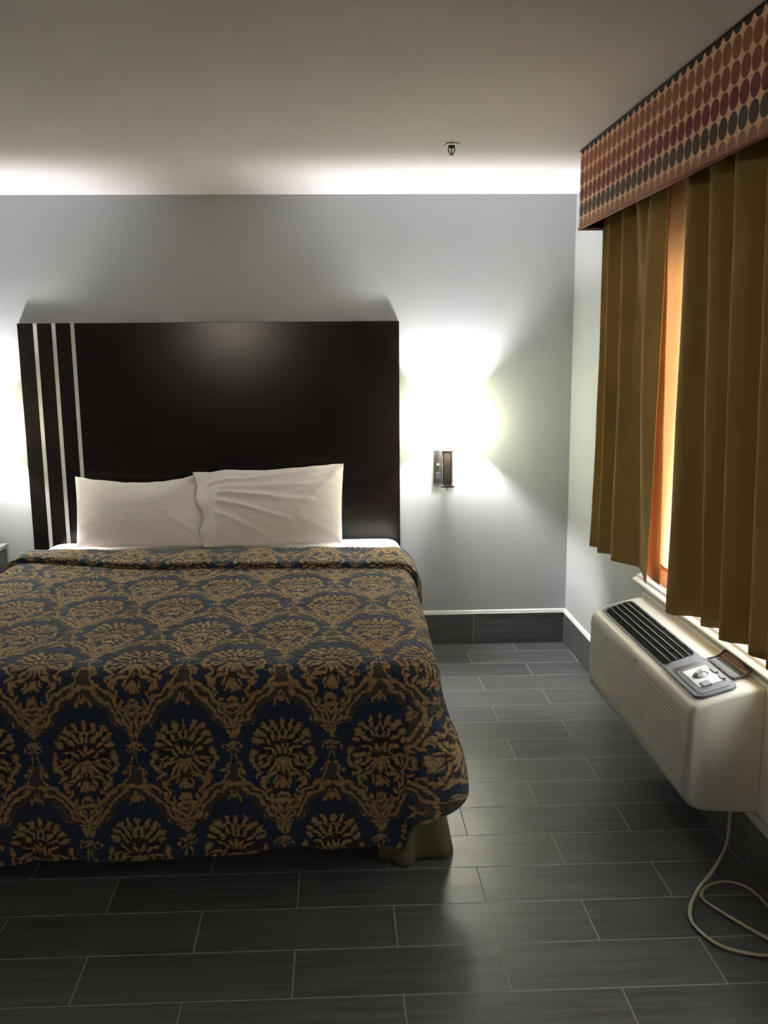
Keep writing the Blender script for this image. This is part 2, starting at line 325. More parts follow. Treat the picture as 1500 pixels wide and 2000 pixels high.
# ---------------------------------------------------------------- mesh helpers
def mesh_obj(name, verts, faces, m, parent=None, smooth=False, recalc=True):
    me = bpy.data.meshes.new(name); me.from_pydata([tuple(v) for v in verts], [], faces); me.update()
    if recalc:
        bm = bmesh.new(); bm.from_mesh(me); bmesh.ops.recalc_face_normals(bm, faces=bm.faces); bm.to_mesh(me); bm.free()
    if isinstance(m, str): m = MAT[m]
    me.materials.append(m)
    if smooth:
        for p in me.polygons: p.use_smooth = True
    o = bpy.data.objects.new(name, me); COL.objects.link(o)
    if parent: o.parent = parent
    return o
class MB:
    def __init__(s): s.v = []; s.f = []
    def add(s, v, f):
        k = len(s.v); s.v += [tuple(p) for p in v]; s.f += [tuple(i+k for i in q) for q in f]; return s
    def box(s, x0, x1, y0, y1, z0, z1):
        return s.add([(x, y, z) for x in (x0, x1) for y in (y0, y1) for z in (z0, z1)],
                     [(0, 1, 3, 2), (4, 6, 7, 5), (0, 4, 5, 1), (2, 3, 7, 6), (0, 2, 6, 4), (1, 5, 7, 3)])
    def lathe(s, prof, c=(0, 0, 0), n=32, caps=True):
        vs = [(c[0]+r*math.cos(2*math.pi*i/n), c[1]+r*math.sin(2*math.pi*i/n), c[2]+z) for r, z in prof for i in range(n)]
        fs = [(a*n+i, a*n+(i+1) % n, (a+1)*n+(i+1) % n, (a+1)*n+i) for a in range(len(prof)-1) for i in range(n)]
        if caps: fs += [tuple(range(n)), tuple((len(prof)-1)*n+i for i in range(n))]
        return s.add(vs, fs)
    def extrude_poly(s, poly, axis, a, b):
        n = len(poly)
        def mk(p, t): return (t, p[0], p[1]) if axis == 0 else ((p[0], t, p[1]) if axis == 1 else (p[0], p[1], t))
        vs = [mk(p, a) for p in poly]+[mk(p, b) for p in poly]
        fs = [(i, (i+1) % n, n+(i+1) % n, n+i) for i in range(n)]+[tuple(range(n)), tuple(range(n, 2*n))]
        return s.add(vs, fs)
    def tube(s, pts, rx, rz=None, n=10, up=(0, 0, 1)):
        pts = [Vector(p) for p in pts]; rz = rz or rx; vs = []; N = len(pts)
        for i, p in enumerate(pts):
            t = (pts[min(i+1, N-1)]-pts[max(i-1, 0)]).normalized()
            u = Vector(up[i] if isinstance(up, list) else up); side = t.cross(u)
            if side.length < 1e-4: side = t.cross(Vector((1, 0, 0)))
            side.normalize(); nn = side.cross(t)
            for k in range(n):
                a = 2*math.pi*k/n; vs.append(p+side*rx*math.cos(a)+nn*rz*math.sin(a))
        fs = [(i*n+k, i*n+(k+1) % n, (i+1)*n+(k+1) % n, (i+1)*n+k) for i in range(N-1) for k in range(n)]
        fs += [tuple(range(n)), tuple((N-1)*n+k for k in range(n))]
        return s.add(vs, fs)
    def build(s, name, m, parent=None, bevel=0, smooth=False, seg=2):
        o = mesh_obj(name, s.v, s.f, m, parent, smooth)
        if bevel:
            b = o.modifiers.new('bevel', 'BEVEL'); b.width = bevel; b.segments = seg; b.limit_method = 'ANGLE'; b.angle_limit = math.radians(40)
        return o
def tag(o, label, cat, group=None):
    o['label'] = label; o['category'] = cat
    if group: o['group'] = group
    return o
def struct(o, label=None):
    o['kind'] = 'structure'
    if label: o['label'] = label
    return o
def empty(name, loc=(0, 0, 0)):
    o = bpy.data.objects.new(name, None); o.empty_display_size = 0.1; COL.objects.link(o); o.location = loc; return o
def grid(nu, nv, fn):
    vs = [fn(i, j) for j in range(nv) for i in range(nu)]
    fs = [(j*nu+i, j*nu+i+1, (j+1)*nu+i+1, (j+1)*nu+i) for j in range(nv-1) for i in range(nu-1)]
    return vs, fs
def solidify(o, t, off=0):
    s = o.modifiers.new('thickness', 'SOLIDIFY'); s.thickness = t; s.offset = off; return o
def catmull(pts, n):
    pts = [Vector(p) for p in pts]; P = [2*pts[0]-pts[1]]+pts+[2*pts[-1]-pts[-2]]; out = []; segs = len(pts)-1
    for k in range(n):
        t = k/(n-1)*segs; i = min(int(t), segs-1); u = t-i; a, b, c, d = P[i:i+4]
        out.append(0.5*((2*b)+(c-a)*u+(2*a-5*b+4*c-d)*u*u+(3*b-a-3*c+d)*u**3))
    return out
def sm(a, b, x):
    t = max(0.0, min(1.0, (x-a)/(b-a))); return t*t*(3-2*t)
def nz(x, y, z=0): return noise.noise(Vector((x, y, z)))

# ---------------------------------------------------------------- room shell
CEIL = 2.60; XL = -3.9; YB = -7.8
struct(MB().box(XL-0.1, XR+0.6, YB-0.1, 0.1, -0.1, 0.0).build('floor', 'floor'), 'dark grey wood-look tile floor laid in staggered rows')
struct(MB().box(XL-0.1, XR+0.6, YB-0.1, 0.1, CEIL, CEIL+0.1).build('ceiling', 'ceiling'), 'plain off-white ceiling')
struct(MB().box(XL-0.1, XR+0.3, 0, 0.1, 0, CEIL).build('wall_back', 'wall'), 'grey back wall behind the headboard')
struct(MB().box(XL-0.1, XL, YB, 0, 0, CEIL).build('wall_left', 'wall'))
struct(MB().box(XL-0.1, XR+0.6, YB-0.1, YB, 0, CEIL).build('wall_front', 'wall'))
WY0, WY1, WZ0, WZ1 = -3.05, -1.285, 0.745, 2.13
w = MB().box(0, 0.15, WY1, 0.1, 0, CEIL).box(0, 0.15, YB, WY0, 0, CEIL).box(0, 0.15, WY0, WY1, 0, WZ0).box(0, 0.15, WY0, WY1, WZ1, CEIL)
struct(wall_frame(w.build('wall_right', 'wall')), 'grey right wall with the curtained window')

struct(MB().box(XL, XR+0.01, -0.011, 0, 0, 0.186).build('baseboard_back', 'tback', bevel=0.001), 'dark grey tile skirting along the back wall')
struct(wall_frame(MB().box(-0.011, 0, YB, -0.002, 0, 0.186).build('baseboard_right', 'tright', bevel=0.001)), 'dark grey tile skirting along the right wall')
prof = [(0, 0.186), (-0.014, 0.186), (-0.015, 0.192), (-0.011, 0.197), (-0.011, 0.202), (-0.006, 0.208), (0, 0.211)]
t1 = MB().extrude_poly([(p[0], p[1]) for p in prof], 0, XL, XR-0.004)
struct(t1.build('trim_1', 'white'), 'thin white moulding capping the back wall skirting')
t2 = MB().extrude_poly(prof, 1, YB, -0.004)
struct(wall_frame(t2.build('trim_2', 'white')), 'thin white moulding capping the right wall skirting')

# window in the right wall
win = MB()
fw = 0.055
win.box(0.02, 0.075, WY0, WY1, WZ0, WZ0+fw).box(0.02, 0.075, WY0, WY1, WZ1-fw, WZ1)
win.box(0.02, 0.075, WY0, WY0+fw, WZ0, WZ1).box(0.02, 0.075, WY1-fw, WY1, WZ0, WZ1)
win.box(0.025, 0.07, (WY0+WY1)/2-0.025, (WY0+WY1)/2+0.025, WZ0, WZ1)
wo = struct(wall_frame(win.build('window_1', 'frame', bevel=0.003)), 'white framed window behind the curtains')
MB().box(0.045, 0.049, WY0+fw, WY1-fw, WZ0+fw, WZ1-fw).build('pane', 'glass', wo)
# sill: stepped moulding above the air conditioner sleeve
sp_ = [(0.02, 0.690), (-0.012, 0.690), (-0.014, 0.704), (-0.026, 0.708), (-0.040, 0.714), (-0.042, 0.722), (-0.036, 0.728), (-0.024, 0.731), (-0.020, 0.742), (-0.006, 0.746), (0.0, 0.752), (0.02, 0.752)]
struct(wall_frame(MB().extrude_poly(sp_, 1, -3.3, -1.275).build('trim_3', 'white')), 'stepped white sill moulding under the window')

# ---------------------------------------------------------------- headboard
hb = empty('headboard', (-0.786, 0, 0))
def hbx(a, b, y0, y1, z0, z1): return MB().box(a+0.786, b+0.786, y0, y1, z0, z1)
hbx(-1.849, 0.279, -0.020, -0.002, 0.05, 1.914).build('panel', 'dark', hb, bevel=0.0015)
for a in (-1.7615, -1.6590, -1.5555):
    hbx(a, a+0.021, -0.0212, -0.018, 0.30, 1.9145).build('inlay_strip', 'silver', hb)
tag(hb, 'tall espresso brown headboard panel with three silver stripes at its left, mounted on the wall', 'headboard')

# ---------------------------------------------------------------- bed
BX0, BX1, BY0 = -1.725, 0.270, -2.315     # mattress outline (head at the headboard)
ZT = 0.672
bed = empty('bed', ((BX0+BX1)/2, (BY0-0.05)/2, 0))
bo = Vector(bed.location)
def rounded_slab(name, x0, x1, y0, y1, z0, z1, r, rr, m, parent, off):
    nc = 8; poly = []
    for cx, cy, a0 in ((x1-r, y1-r, 0), (x0+r, y1-r, 90), (x0+r, y0+r, 180), (x1-r, y0+r, 270)):
        for k in range(nc+1):
            a = math.radians(a0+90*k/nc); poly.append((cx, cy, math.cos(a), math.sin(a)))
    n = len(poly); rings = []
    for k in range(7):
        a = math.pi/2*k/6; rings.append((rr*(1-math.sin(math.pi/2-a)) if False else rr*(1-math.sin(a)), z0+rr*(1-math.cos(a))))
    for k in range(7):
        a = math.pi/2*k/6; rings.append((rr*(1-math.cos(a)), z1-rr*(1-math.sin(a))))
    vs = []
    for ins, z in rings:
        for cx, cy, ca, sa in poly: vs.append((cx+(r-ins)*ca-off.x, cy+(r-ins)*sa-off.y, z))
    fs = [(a*n+i, a*n+(i+1) % n, (a+1)*n+(i+1) % n, (a+1)*n+i) for a in range(len(rings)-1) for i in range(n)]
    fs += [tuple(range(n)), tuple((len(rings)-1)*n+i for i in range(n))]
    return mesh_obj(name, vs, fs, m, parent, smooth=True)
rounded_slab('mattress', BX0, BX1, BY0, -0.055, 0.36, ZT+0.006, 0.10, 0.055, 'sheet', bed, bo)
rounded_slab('box_spring', BX0+0.01, BX1-0.01, BY0+0.01, -0.06, 0.12, 0.362, 0.08, 0.02, 'base', bed, bo)
# pleated skirt around the left, foot and right sides
def perimeter(n, x0, x1, y0, yh, r):
    """open path: head-left, down the left side, across the foot, up the right side; returns (pos, normal, arclength, section)"""
    L1 = yh-(y0+r); A = math.pi*r/2; L2 = (x1-x0)-2*r; tot = 2*L1+2*A+L2; out = []
    for k in range(n):
        s = tot*k/(n-1)
        if s < L1: out.append((Vector((x0, yh-s, 0)), Vector((-1, 0, 0)), s))
        elif s < L1+A:
            a = (s-L1)/r; out.append((Vector((x0+r-r*math.cos(a), y0+r-r*math.sin(a), 0)), Vector((-math.cos(a), -math.sin(a), 0)), s))
        elif s < L1+A+L2: out.append((Vector((x0+r+(s-L1-A), y0, 0)), Vector((0, -1, 0)), s))
        elif s < L1+2*A+L2:
            a = (s-L1-A-L2)/r; out.append((Vector((x1-r+r*math.sin(a), y0+r-r*math.cos(a), 0)), Vector((math.sin(a), -math.cos(a), 0)), s))
        else: out.append((Vector((x1, y0+r+(s-L1-2*A-L2), 0)), Vector((1, 0, 0)), s))
    return out, (L1, A, L2, tot)
sk, LL = perimeter(620, BX0+0.0, BX1-0.005, BY0+0.02, -0.07, 0.06)
def skirt(i, j):
    p, n, s = sk[i]; t = j/9.0
    cornerR = LL[0]+LL[1]+LL[2]+LL[1]*0.5
    g = math.exp(-((s-cornerR)/0.22)**2)
    pl = math.sin(s*2*math.pi/0.11+0.7*math.sin(s*5))
    pl = math.copysign(abs(pl)**0.6, pl)
    o = (0.004+0.022*t+g*0.028*t)+pl*(0.004+0.013*t+0.010*g*t)
    if LL[0]+LL[1] < s < LL[0]+LL[1]+LL[2]-0.13: o = min(o, 0.0)-0.11
    return p+n*o+Vector((0, 0, 0.362-0.355*t))-bo
vs, fs = grid(620, 10, skirt)
so = mesh_obj('bed_skirt', vs, fs, 'skirt', bed, smooth=True); solidify(so, 0.003); so['label'] = 'pleated olive bed skirt'
tag(bed, 'wide low bed with white sheeted mattress and olive skirt against the dark headboard', 'bed')

# ---------------------------------------------------------------- bedspread
SX0, SX1, SY0, SZ = BX0-0.012, BX1+0.018, BY0-0.03, ZT+0.030
RC = 0.13
NP = 760
pp, PL = perimeter(NP, SX0, SX1, SY0, -0.52, RC)
L1, AR, L2, TOT = PL
SEAM = L1+AR+L2+0.004           # vertical corner seam at the foot, right
RR = 0.080                     # rolled top edge
def hemdrop(s):
    front = 0.664+0.030*sm(L1+AR+L2, L1+AR+L2-1.2, s)+0.008*math.sin(s*7)+0.006*math.sin(s*17)
    side = 0.50
    if s <= L1: d = side
    elif s < L1+AR: d = side+(front-side)*sm(L1, L1+AR, s)
    elif s <= SEAM: d = front+0.012*sm(L1+AR+0.9, L1+AR, s)
    else: d = 0.57-0.115*sm(SEAM, SEAM+0.30, s)+0.02*sm(SEAM+0.3, SEAM+0.8, s)
    return d
def off_drop(s, d):
    """outward offset and height below the top for a drop distance d measured along the cloth"""
    q = RR*math.pi/2
    if d < q:
        a = d/RR; return RR*math.sin(a), RR*(1-math.cos(a))
    e = d-q
    flare = 0.035
    c2 = SEAM+0.16
    g = math.exp(-((s-c2)/0.20)**2)
    gl = math.exp(-((s-(L1+AR*0.5))/0.2)**2)
    folds = 0.010*math.sin(s*2*math.pi/0.31+0.6)*sm(0, 0.4, e)+0.006*math.sin(s*2*math.pi/0.13)*sm(0.1, 0.5, e)
    if s > SEAM+0.25 or s < L1: folds *= 1.6
    bul = 0.030*sm(0.05, 0.35, e)
    o = RR+flare*e*0.6+bul*0.2+g*0.082*sm(0, 0.34, e)+gl*0.06*sm(0, .4, e)+folds*(1.0 if s > SEAM else 0.6)
    if SEAM-0.02 < s < SEAM+0.03: o -= 0.006*sm(0.02, 0.2, e)
    return o, RR+e*0.993
def topz(x, y):
    return SZ+0.004*nz(x*3, y*3)+0.003*nz(x*9, y*9, 3)
CX = (SX0+SX1)/2
inner = 26; ROWS_D = 62
def spread_pos(i, j, lift=0.0):
    p, n, s = pp[i]
    if j < inner:          # top, from the centre line out
        ymin = -1.30
        c = Vector((CX, max(p.y, ymin), 0))
        # inset edge by RR so the rolled edge starts inside the outline
        e = p-n*RR; t = (j/inner)
        q = c.lerp(e, 1-(1-t)**1.25)
        return Vector((q.x, q.y, topz(q.x, q.y)+lift)), (q.x, q.y)
    k = (j-inner)/(ROWS_D-1); d = k*hemdrop(s)
    o, dz = off_drop(s, d)
    q = p-n*RR+n*(o+lift*0.8)
    zt = topz(p.x-n.x*RR, p.y-n.y*RR)
    puck = 0.004*nz(s*11, d*11, 5)
    q = q+n*puck
    return Vector((q.x, q.y, zt-dz+lift*max(0, 1-d/0.05))), None
def spread_uv(i, j, side_panel):
    p, n, s = pp[i]
    if j < inner:
        return spread_pos(i, j)[1]
    d = (j-inner)/(ROWS_D-1)*hemdrop(s)
    e = p-n*RR
    if s <= L1: return (SX0+RR-d, e.y)
    if s <= L1+AR*0.5 or (side_panel and s > SEAM):
        if s > SEAM:
            return (SX1-RR+d+0.02, SY0+RC+(s-(L1+2*AR+L2)) if s > L1+2*AR+L2 else SY0+RC-((L1+2*AR+L2)-s)*1.0-0.0)
        return (SX0+RR-d, e.y)
    return (e.x, SY0+RR-d)
nj = inner+ROWS_D
verts = [spread_pos(i, j)[0] for j in range(nj) for i in range(NP)]
faces = []; uvs = []
for j in range(nj-1):
    for i in range(NP-1):
        faces.append((j*NP+i, j*NP+i+1, (j+1)*NP+i+1, (j+1)*NP+i))
        side = pp[i][2] >= SEAM-0.001 and j >= inner+2
        def _uv(a, b):
            if side:
                p, n, s = pp[a]; d = (b-inner)/(ROWS_D-1)*hemdrop(s)
                return (SX1-RR+d, SY0+RC+(s-(L1+2*AR+L2)))
            p, n, s = pp[a]
            if b >= inner and s > L1+AR and not side:
                d = (b-inner)/(ROWS_D-1)*hemdrop(s); e = p-n*RR; return (e.x+n.x*d, e.y+n.y*d)
            return spread_uv(a, b, False)
        uvs += [_uv(i, j), _uv(i+1, j), _uv(i+1, j+1), _uv(i, j+1)]
spread = mesh_obj('bedspread', verts, faces, 'damask', smooth=True, recalc=False)
uvl = spread.data.uv_layers.new(name='cloth')
for k, q in enumerate(uvs): uvl.data[k].uv = q
solidify(spread, 0.010, -1)
tag(spread, 'navy blue quilted bedspread with gold damask medallions draped over the bed', 'bedspread')
# turned-back head edge: a second layer with a rolled lip
def fold_y(x):     # y of the lip across the bed
    t = (x-SX0)/(SX1-SX0); return -0.70-0.20*sm(0, 0.4, t)-0.06*sm(0.5, 1.1, t)
NU2, NV2 = 260, 44
halfw = (SX1-SX0)/2-RR
DR = 0.46
def turned(i, j):
    a = -1+2*i/(NU2-1); ext = halfw+DR
    u = a*ext; yy0 = -0.46-0.015*nz(a*4, 1)
    x = CX+max(-halfw, min(halfw, u)); d = max(0, abs(u)-halfw)
    yl = fold_y(x)-0.28*sm(0, 0.5, d)*(1 if u > 0 else 0.6)
    t = j/(NV2-1)
    # lift profile: thin edge at the head, puffy in the middle, rolled under at the lip
    if t < 0.78: tt = t/0.78; y = yy0+(yl-yy0)*tt; lift = 0.010+0.030*sm(0, 0.35, tt)
    else:
        a2 = (t-0.78)/0.22*math.pi; y = yl-0.016*math.sin(a2); lift = 0.021+0.019*math.cos(a2)
    lift += 0.004*nz(u*7, y*9, 2)
    s = 1 if u > 0 else -1
    base = topz(x, y) if y < -0.54 else topz(x, -0.54)-0.016*sm(-0.54, -0.46, y)
    if d <= 0: return (x, y, base+lift)
    q = RR*math.pi/2
    if d < q: o, dz = RR*math.sin(d/RR), RR*(1-math.cos(d/RR))
    else: o, dz = RR+0.02*(d-q), RR+(d-q)
    R_ = (RR+lift)/RR
    if d < q: return (x+s*o*R_, y, base-RR+(RR+lift)*math.cos(d/RR))
    return (x+s*(o+lift), y, base-dz)
vs, fs = grid(NU2, NV2, turned)
tb = mesh_obj('turned_back_edge', vs, fs, 'damask', spread, smooth=True)
ul = tb.data.uv_layers.new(name='cloth')
for poly in tb.data.polygons:
    for li in poly.loop_indices:
        vi = tb.data.loops[li].vertex_index; i, j = vi % NU2, vi//NU2
        u = (-1+2*i/(NU2-1))*(halfw+DR); ul.data[li].uv = (CX+u+0.07, 0.35*j/(NV2-1)*1.25+0.11)
solidify(tb, 0.006, -1)

# ---------------------------------------------------------------- pillows
def pillow(name, TL, TR, BR, BL, thick, label, sag, seed, flap, creases=()):
    TL, TR, BR, BL = map(Vector, (TL, TR, BR, BL)); N, Mv = 84, 60; c = (TL+TR+BR+BL)/4
    nrm = (TR-TL).cross(BL-TL).normalized()
    if nrm.y > 0: nrm = -nrm
    vs = []; fs = []
    for side in (1, -1):
        k = len(vs)
        for j in range(Mv):
            for i in range(N):
                u, v = i/(N-1), j/(Mv-1)
                a, b = 2*u-1, 2*v-1
                p = (TL*(1-u)+TR*u)*(1-v)+(BL*(1-u)+BR*u)*v
                ex = (TR-TL).normalized(); ez = (TL-BL).normalized()
                # edges bow inwards between the corners
                p = p-ex*a*0.007*(1-b*b)*1.0 + ez*b*0.0
                p = p-ez*(sag(u))*(1-v)**1.5
                prof = max(0.0, (1-abs(a)**2.6))**0.55*max(0.0, (1-abs(b)**2.3))**0.55
                h = thick*prof
                # wrinkles fanning from the corners and long soft creases
                wr = 0.003*nz(u*4, v*5, seed)*prof**0.5+0.002*nz(u*16, v*16, seed+4)*prof**0.4
                for x0, y0, x1, y1, am, wd in creases:
                    dx, dy = x1-x0, (y1-y0)*0.55; ll = dx*dx+dy*dy
                    t = ((u-x0)*dx+(v-y0)*0.55*dy)/ll; tc = max(0, min(1, t))
                    dd = math.hypot(u-x0-dx*tc, (v-y0)*0.55-dy*tc+0.012*nz(t*3, am*900, seed))
                    sgn = ((u-x0)*dy-(v-y0)*0.55*dx)/math.sqrt(ll)
                    wr += am*math.exp(-(dd/wd)**2)*(1-0.7*tc)*prof**0.4*(1 if sgn > 0 else 0.55)
                rad = math.sin(9*math.atan2(v+0.05, (1-u)+0.05)+seed)*0.005*math.exp(-3*((1-u)**2+v*v))
                h += wr+rad if side == 1 else 0
                edge = 0.006*nz(u*12, v*12, seed+9)
                if flap and u < 0.12: h += 0.010*math.sin(v*16+1)*(1-u/0.12); p = p+ex*(0.012*math.sin(v*13))*(1-u/0.12)
                if not flap and u > 0.9: p = p+ex*(0.014*math.sin(v*11+1.5))*(u-0.9)/0.1
                vs.append(p+nrm*(h*(1.0 if side == 1 else -0.45))*1.0+ez*edge*(1-prof))
        for j in range(Mv-1):
            for i in range(N-1):
                q = (k+j*N+i, k+j*N+i+1, k+(j+1)*N+i+1, k+(j+1)*N+i); fs.append(q if side == 1 else q[::-1])
    o = (TL+TR+BR+BL)/4; o.z = min(BL.z, BR.z)
    vs = [v-o for v in vs]
    me = mesh_obj(name, vs, fs, 'linen', smooth=True)
    bm = bmesh.new(); bm.from_mesh(me.data); bmesh.ops.remove_doubles(bm, verts=bm.verts, dist=0.0008); bmesh.ops.recalc_face_normals(bm, faces=bm.faces); bm.to_mesh(me.data); bm.free()
    for p in me.data.polygons: p.use_smooth = True
    me.location = o
    tag(me, label, 'pillow', 'white bed pillows leaning on the headboard')
    return me
pillow('pillow', (-1.555, -0.125, 1.068), (-0.868, -0.125, 1.062), (-0.785, -0.335, 0.705), (-1.508, -0.335, 0.703), 0.085,
       'lower white pillow on the left, its top edge dipped, beside the silver stripes', lambda u: 0.042*math.sin(math.pi*u)-0.01*sm(0.8, 1, u), 1.3, False,
       [(0.93, 0.10, 0.72, 0.55, 0.008, 0.022), (0.97, 0.9, 0.70, 0.55, 0.010, 0.025), (0.95, 0.55, 0.82, 0.75, 0.010, 0.02), (0.03, 0.05, 0.35, 0.35, 0.006, 0.03), (0.04, 0.95, 0.3, 0.7, 0.006, 0.03), (0.96, 0.35, 0.6, 0.30, 0.006, 0.03)])
pillow('pillow', (-0.893, -0.155, 1.082), (-0.045, -0.115, 1.122), (-0.058, -0.335, 0.705), (-0.812, -0.372, 0.705), 0.095,
       'larger creased white pillow on the right, standing higher at its right corner', lambda u: 0.012*math.sin(math.pi*u)-0.012*math.exp(-((u-0.22)/0.12)**2), 4.1, True,
       [(0.10, 0.22, 0.85, 0.10, 0.014, 0.020), (0.12, 0.30, 0.92, 0.30, 0.013, 0.018), (0.14, 0.36, 0.80, 0.52, 0.016, 0.020), (0.13, 0.46, 0.62, 0.74, 0.015, 0.020), (0.10, 0.60, 0.45, 0.92, 0.013, 0.022),
        (0.97, 0.10, 0.70, 0.22, 0.013, 0.018), (0.95, 0.16, 0.80, 0.40, 0.012, 0.018), (0.95, 0.9, 0.7, 0.7, 0.008, 0.03), (0.09, 0.05, 0.11, 0.95, -0.006, 0.012), (0.35, 0.10, 0.75, 0.03, 0.01, 0.02)])

# ---------------------------------------------------------------- wall sconces
def sconce(x, label):
    r = empty('wall_sconce', (x, 0, 1.20))
    def B(): return MB()
    # plate at the wall with a small outlet and switch
    B().box(-0.066, 0.046, -0.016, -0.001, -0.212, -0.018).build('wall_plate', 'chrome', r, bevel=0.002)
    B().box(-0.052, -0.022, -0.019, -0.015, -0.190, -0.150).build('outlet', 'acgrey2', r, bevel=0.001)
    B().lathe([(0.007, -0.004), (0.007, 0.004)], (-0.040, -0.018, -0.105), 16).build('switch_button', 'silver', r)
    # arms reaching out to the post
    B().box(-0.012, 0.012, -0.100, -0.014, -0.075, -0.058).box(-0.012, 0.012, -0.100, -0.014, -0.135, -0.118).build('arm', 'chrome', r, bevel=0.001)
    p = B().box(-0.025, 0.029, -0.134, -0.092, -0.212, -0.020).build('post', 'chrome', r, bevel=0.0015)
    B().box(-0.017, 0.020, -0.1365, -0.1335, -0.206, -0.024).build('post_insert', 'bronze', p)
    B().box(-0.034, 0.038, -0.145, -0.080, -0.020, -0.010).build('top_cap', 'chrome', r, bevel=0.001)
    B().box(-0.036, 0.040, -0.148, -0.078, -0.222, -0.211).build('bottom_cap', 'chrome', r, bevel=0.001)
    prof = [(0.012*math.sin(math.pi*k/12)+0.0003, -0.012*math.cos(math.pi*k/12)) for k in range(13)]
    B().lathe(prof, (0.002, -0.113, -0.233), 20).build('finial', 'chrome', r, smooth=True)
    # tapered rectangular shade, open above and below
    def ring(hw, y0, y1, z): return [(-hw+0.010, y0, z), (hw+0.010, y0, z), (hw+0.010, y1, z), (-hw+0.010, y1, z)]
    b0 = ring(0.128, -0.205, -0.018, 0.006); b1 = ring(0.096, -0.178, -0.030, 0.255)
    sh = MB().add(b0+b1, [(0, 1, 5, 4), (1, 2, 6, 5), (2, 3, 7, 6), (3, 0, 4, 7)]).build('lamp_shade', 'shade', r)
    solidify(sh, 0.0015)
    for q in (b0, b1):
        MB().tube([q[0], q[1], q[2], q[3], q[0]], 0.002, n=6).build('shade_rim', 'linen', sh)
    B().lathe([(0.013, -0.010), (0.016, 0.070), (0.022, 0.088), (0.012, 0.096)], (0.005, -0.108, 0), 20).build('socket', 'chrome', r)
    bp = [(0.026*math.sin(math.pi*k/14)+0.0005, 0.130-0.034*math.cos(math.pi*k/14)) for k in range(15)]
    bulb = B().lathe(bp, (0.005, -0.108, 0), 24).build('bulb', 'bulb', r, smooth=True)
    tag(r, label, 'wall lamp', 'lit sconces either side of the headboard')
    return r
sconce(0.541, 'lit nickel wall sconce with pale shade, right of the headboard')
sconce(-2.125, 'lit wall sconce left of the headboard, its glow entering from the left edge')

# ---------------------------------------------------------------- nightstand
nx, nyb, nyf = -1.987, -0.045, -0.50
ns = empty('nightstand', (nx-0.25, (nyb+nyf)/2, 0))
def nbx(a, b, c, d, e, f): return MB().box(a+0.25-0.0, b+0.25, c-ns.location.y, d-ns.location.y, e, f)
# coordinates relative to the right face: x from -0.50 to 0
nbx(-0.50, 0.0, nyf, nyb, 0.652, 0.674).build('top', 'ns', ns, bevel=0.002)
for a, b in ((-0.022, 0.0), (-0.50, -0.478)):
    for c, d in ((nyb-0.022, nyb), (nyf, nyf+0.022)):
        nbx(a, b, c, d, 0.0, 0.652).build('leg', 'ns', ns, bevel=0.001)
nbx(-0.49, -0.008, nyf+0.012, nyb-0.012, 0.16, 0.640).build('cabinet_body', 'nsdark', ns)
nbx(-0.47, -0.03, nyf-0.006, nyf+0.012, 0.42, 0.635).build('drawer', 'nsdark', ns, bevel=0.002)
tag(ns, 'grey framed nightstand with dark inset side, left of the bed at the wall', 'nightstand')

# ---------------------------------------------------------------- air conditioner (right wall, under the window)
sleeve = wall_frame(MB().box(-0.032, 0.02, -3.35, -1.375, 0.248, 0.690).build('wall_sleeve', 'white', bevel=0.003))
tag(sleeve, 'white wall box behind the air conditioner, below the window sill', 'wall sleeve')
ac = wall_frame(empty('air_conditioner'))
TOPP = [(-0.034, 0.680), (-0.07, 0.676), (-0.105, 0.669), (-0.14, 0.661), (-0.175, 0.651), (-0.205, 0.642), (-0.232, 0.632), (-0.248, 0.625)]
def topz_ac(x):
    for (a, za), (b, zb) in zip(TOPP, TOPP[1:]):
        if b <= x <= a: return za+(zb-za)*(x-a)/(b-a)
    return TOPP[0][1] if x > -0.034 else TOPP[-1][1]
prof = [(p[0], p[1], 0) for p in TOPP]+[(-0.259, 0.617, 0), (-0.267, 0.605, 0), (-0.272, 0.592, 0)]
NR = 17; zt_, zb_ = 0.572, 0.335
for k in range(NR):
    zz0 = zt_-(zt_-zb_)*k/NR; pt = (zt_-zb_)/NR
    for fr, gd in ((0.0, 0.0), (0.20, 0.0015), (0.40, 0.0), (0.52, 0.0105), (0.90, 0.0105), (0.96, 0.002)):
        prof.append((-0.274, zz0-pt*fr, gd))
prof += [(-0.273, 0.318, 0), (-0.269, 0.300, 0), (-0.260, 0.285, 0), (-0.243, 0.272, 0), (-0.21, 0.263, 0), (-0.15, 0.257, 0), (-0.034, 0.249, 0)]
AY0, AY1 = -2.520, -1.395
ys = []
def ends(t, R): return R*(1-math.sqrt(max(0, 1-(1-t)**2)))
for k in range(9):
    t = k/8; ys.append((AY1-0.045*(1-math.cos(math.pi/2*t)) if False else AY1-0.05*t*t*(3-2*t)*0+(-0.05*t), ends(t, 0.05)))
for y in [AY1-0.06-0.01*k for k in range(1, 6)]: ys.append((y, 0))
ys += [(y, 0) for y in (-1.8, -2.1, -2.3)]
for y in [-2.36, -2.38, -2.40, -2.41, -2.42, -2.43, -2.44, -2.45, -2.46, -2.47]: ys.append((y, 0))
for k in range(9):
    t = k/8; ys.append((AY0+0.03*(1-t), ends(1-t, 0.018)))
n = len(prof); vs = []
for y, ins in ys:
    for x, z, gr in prof:
        fx = x+ins*min(1, (abs(x)-0.034)/0.06) if abs(x) > 0.034 else x
        zz = z
        if ins > 0: zz = z-ins*0.55*sm(0.60, 0.66, z)+ins*0.5*sm(0.30, 0.26, z)
        # louvre ends curve gently at the near side
        near = -2.44-0.03*(0.5-abs((z-0.45)/0.24))
        fade = sm(near-0.012, near+0.012, y)*sm(AY1-0.035, AY1-0.06, y)
        vs.append((fx+gr*fade, y, zz))
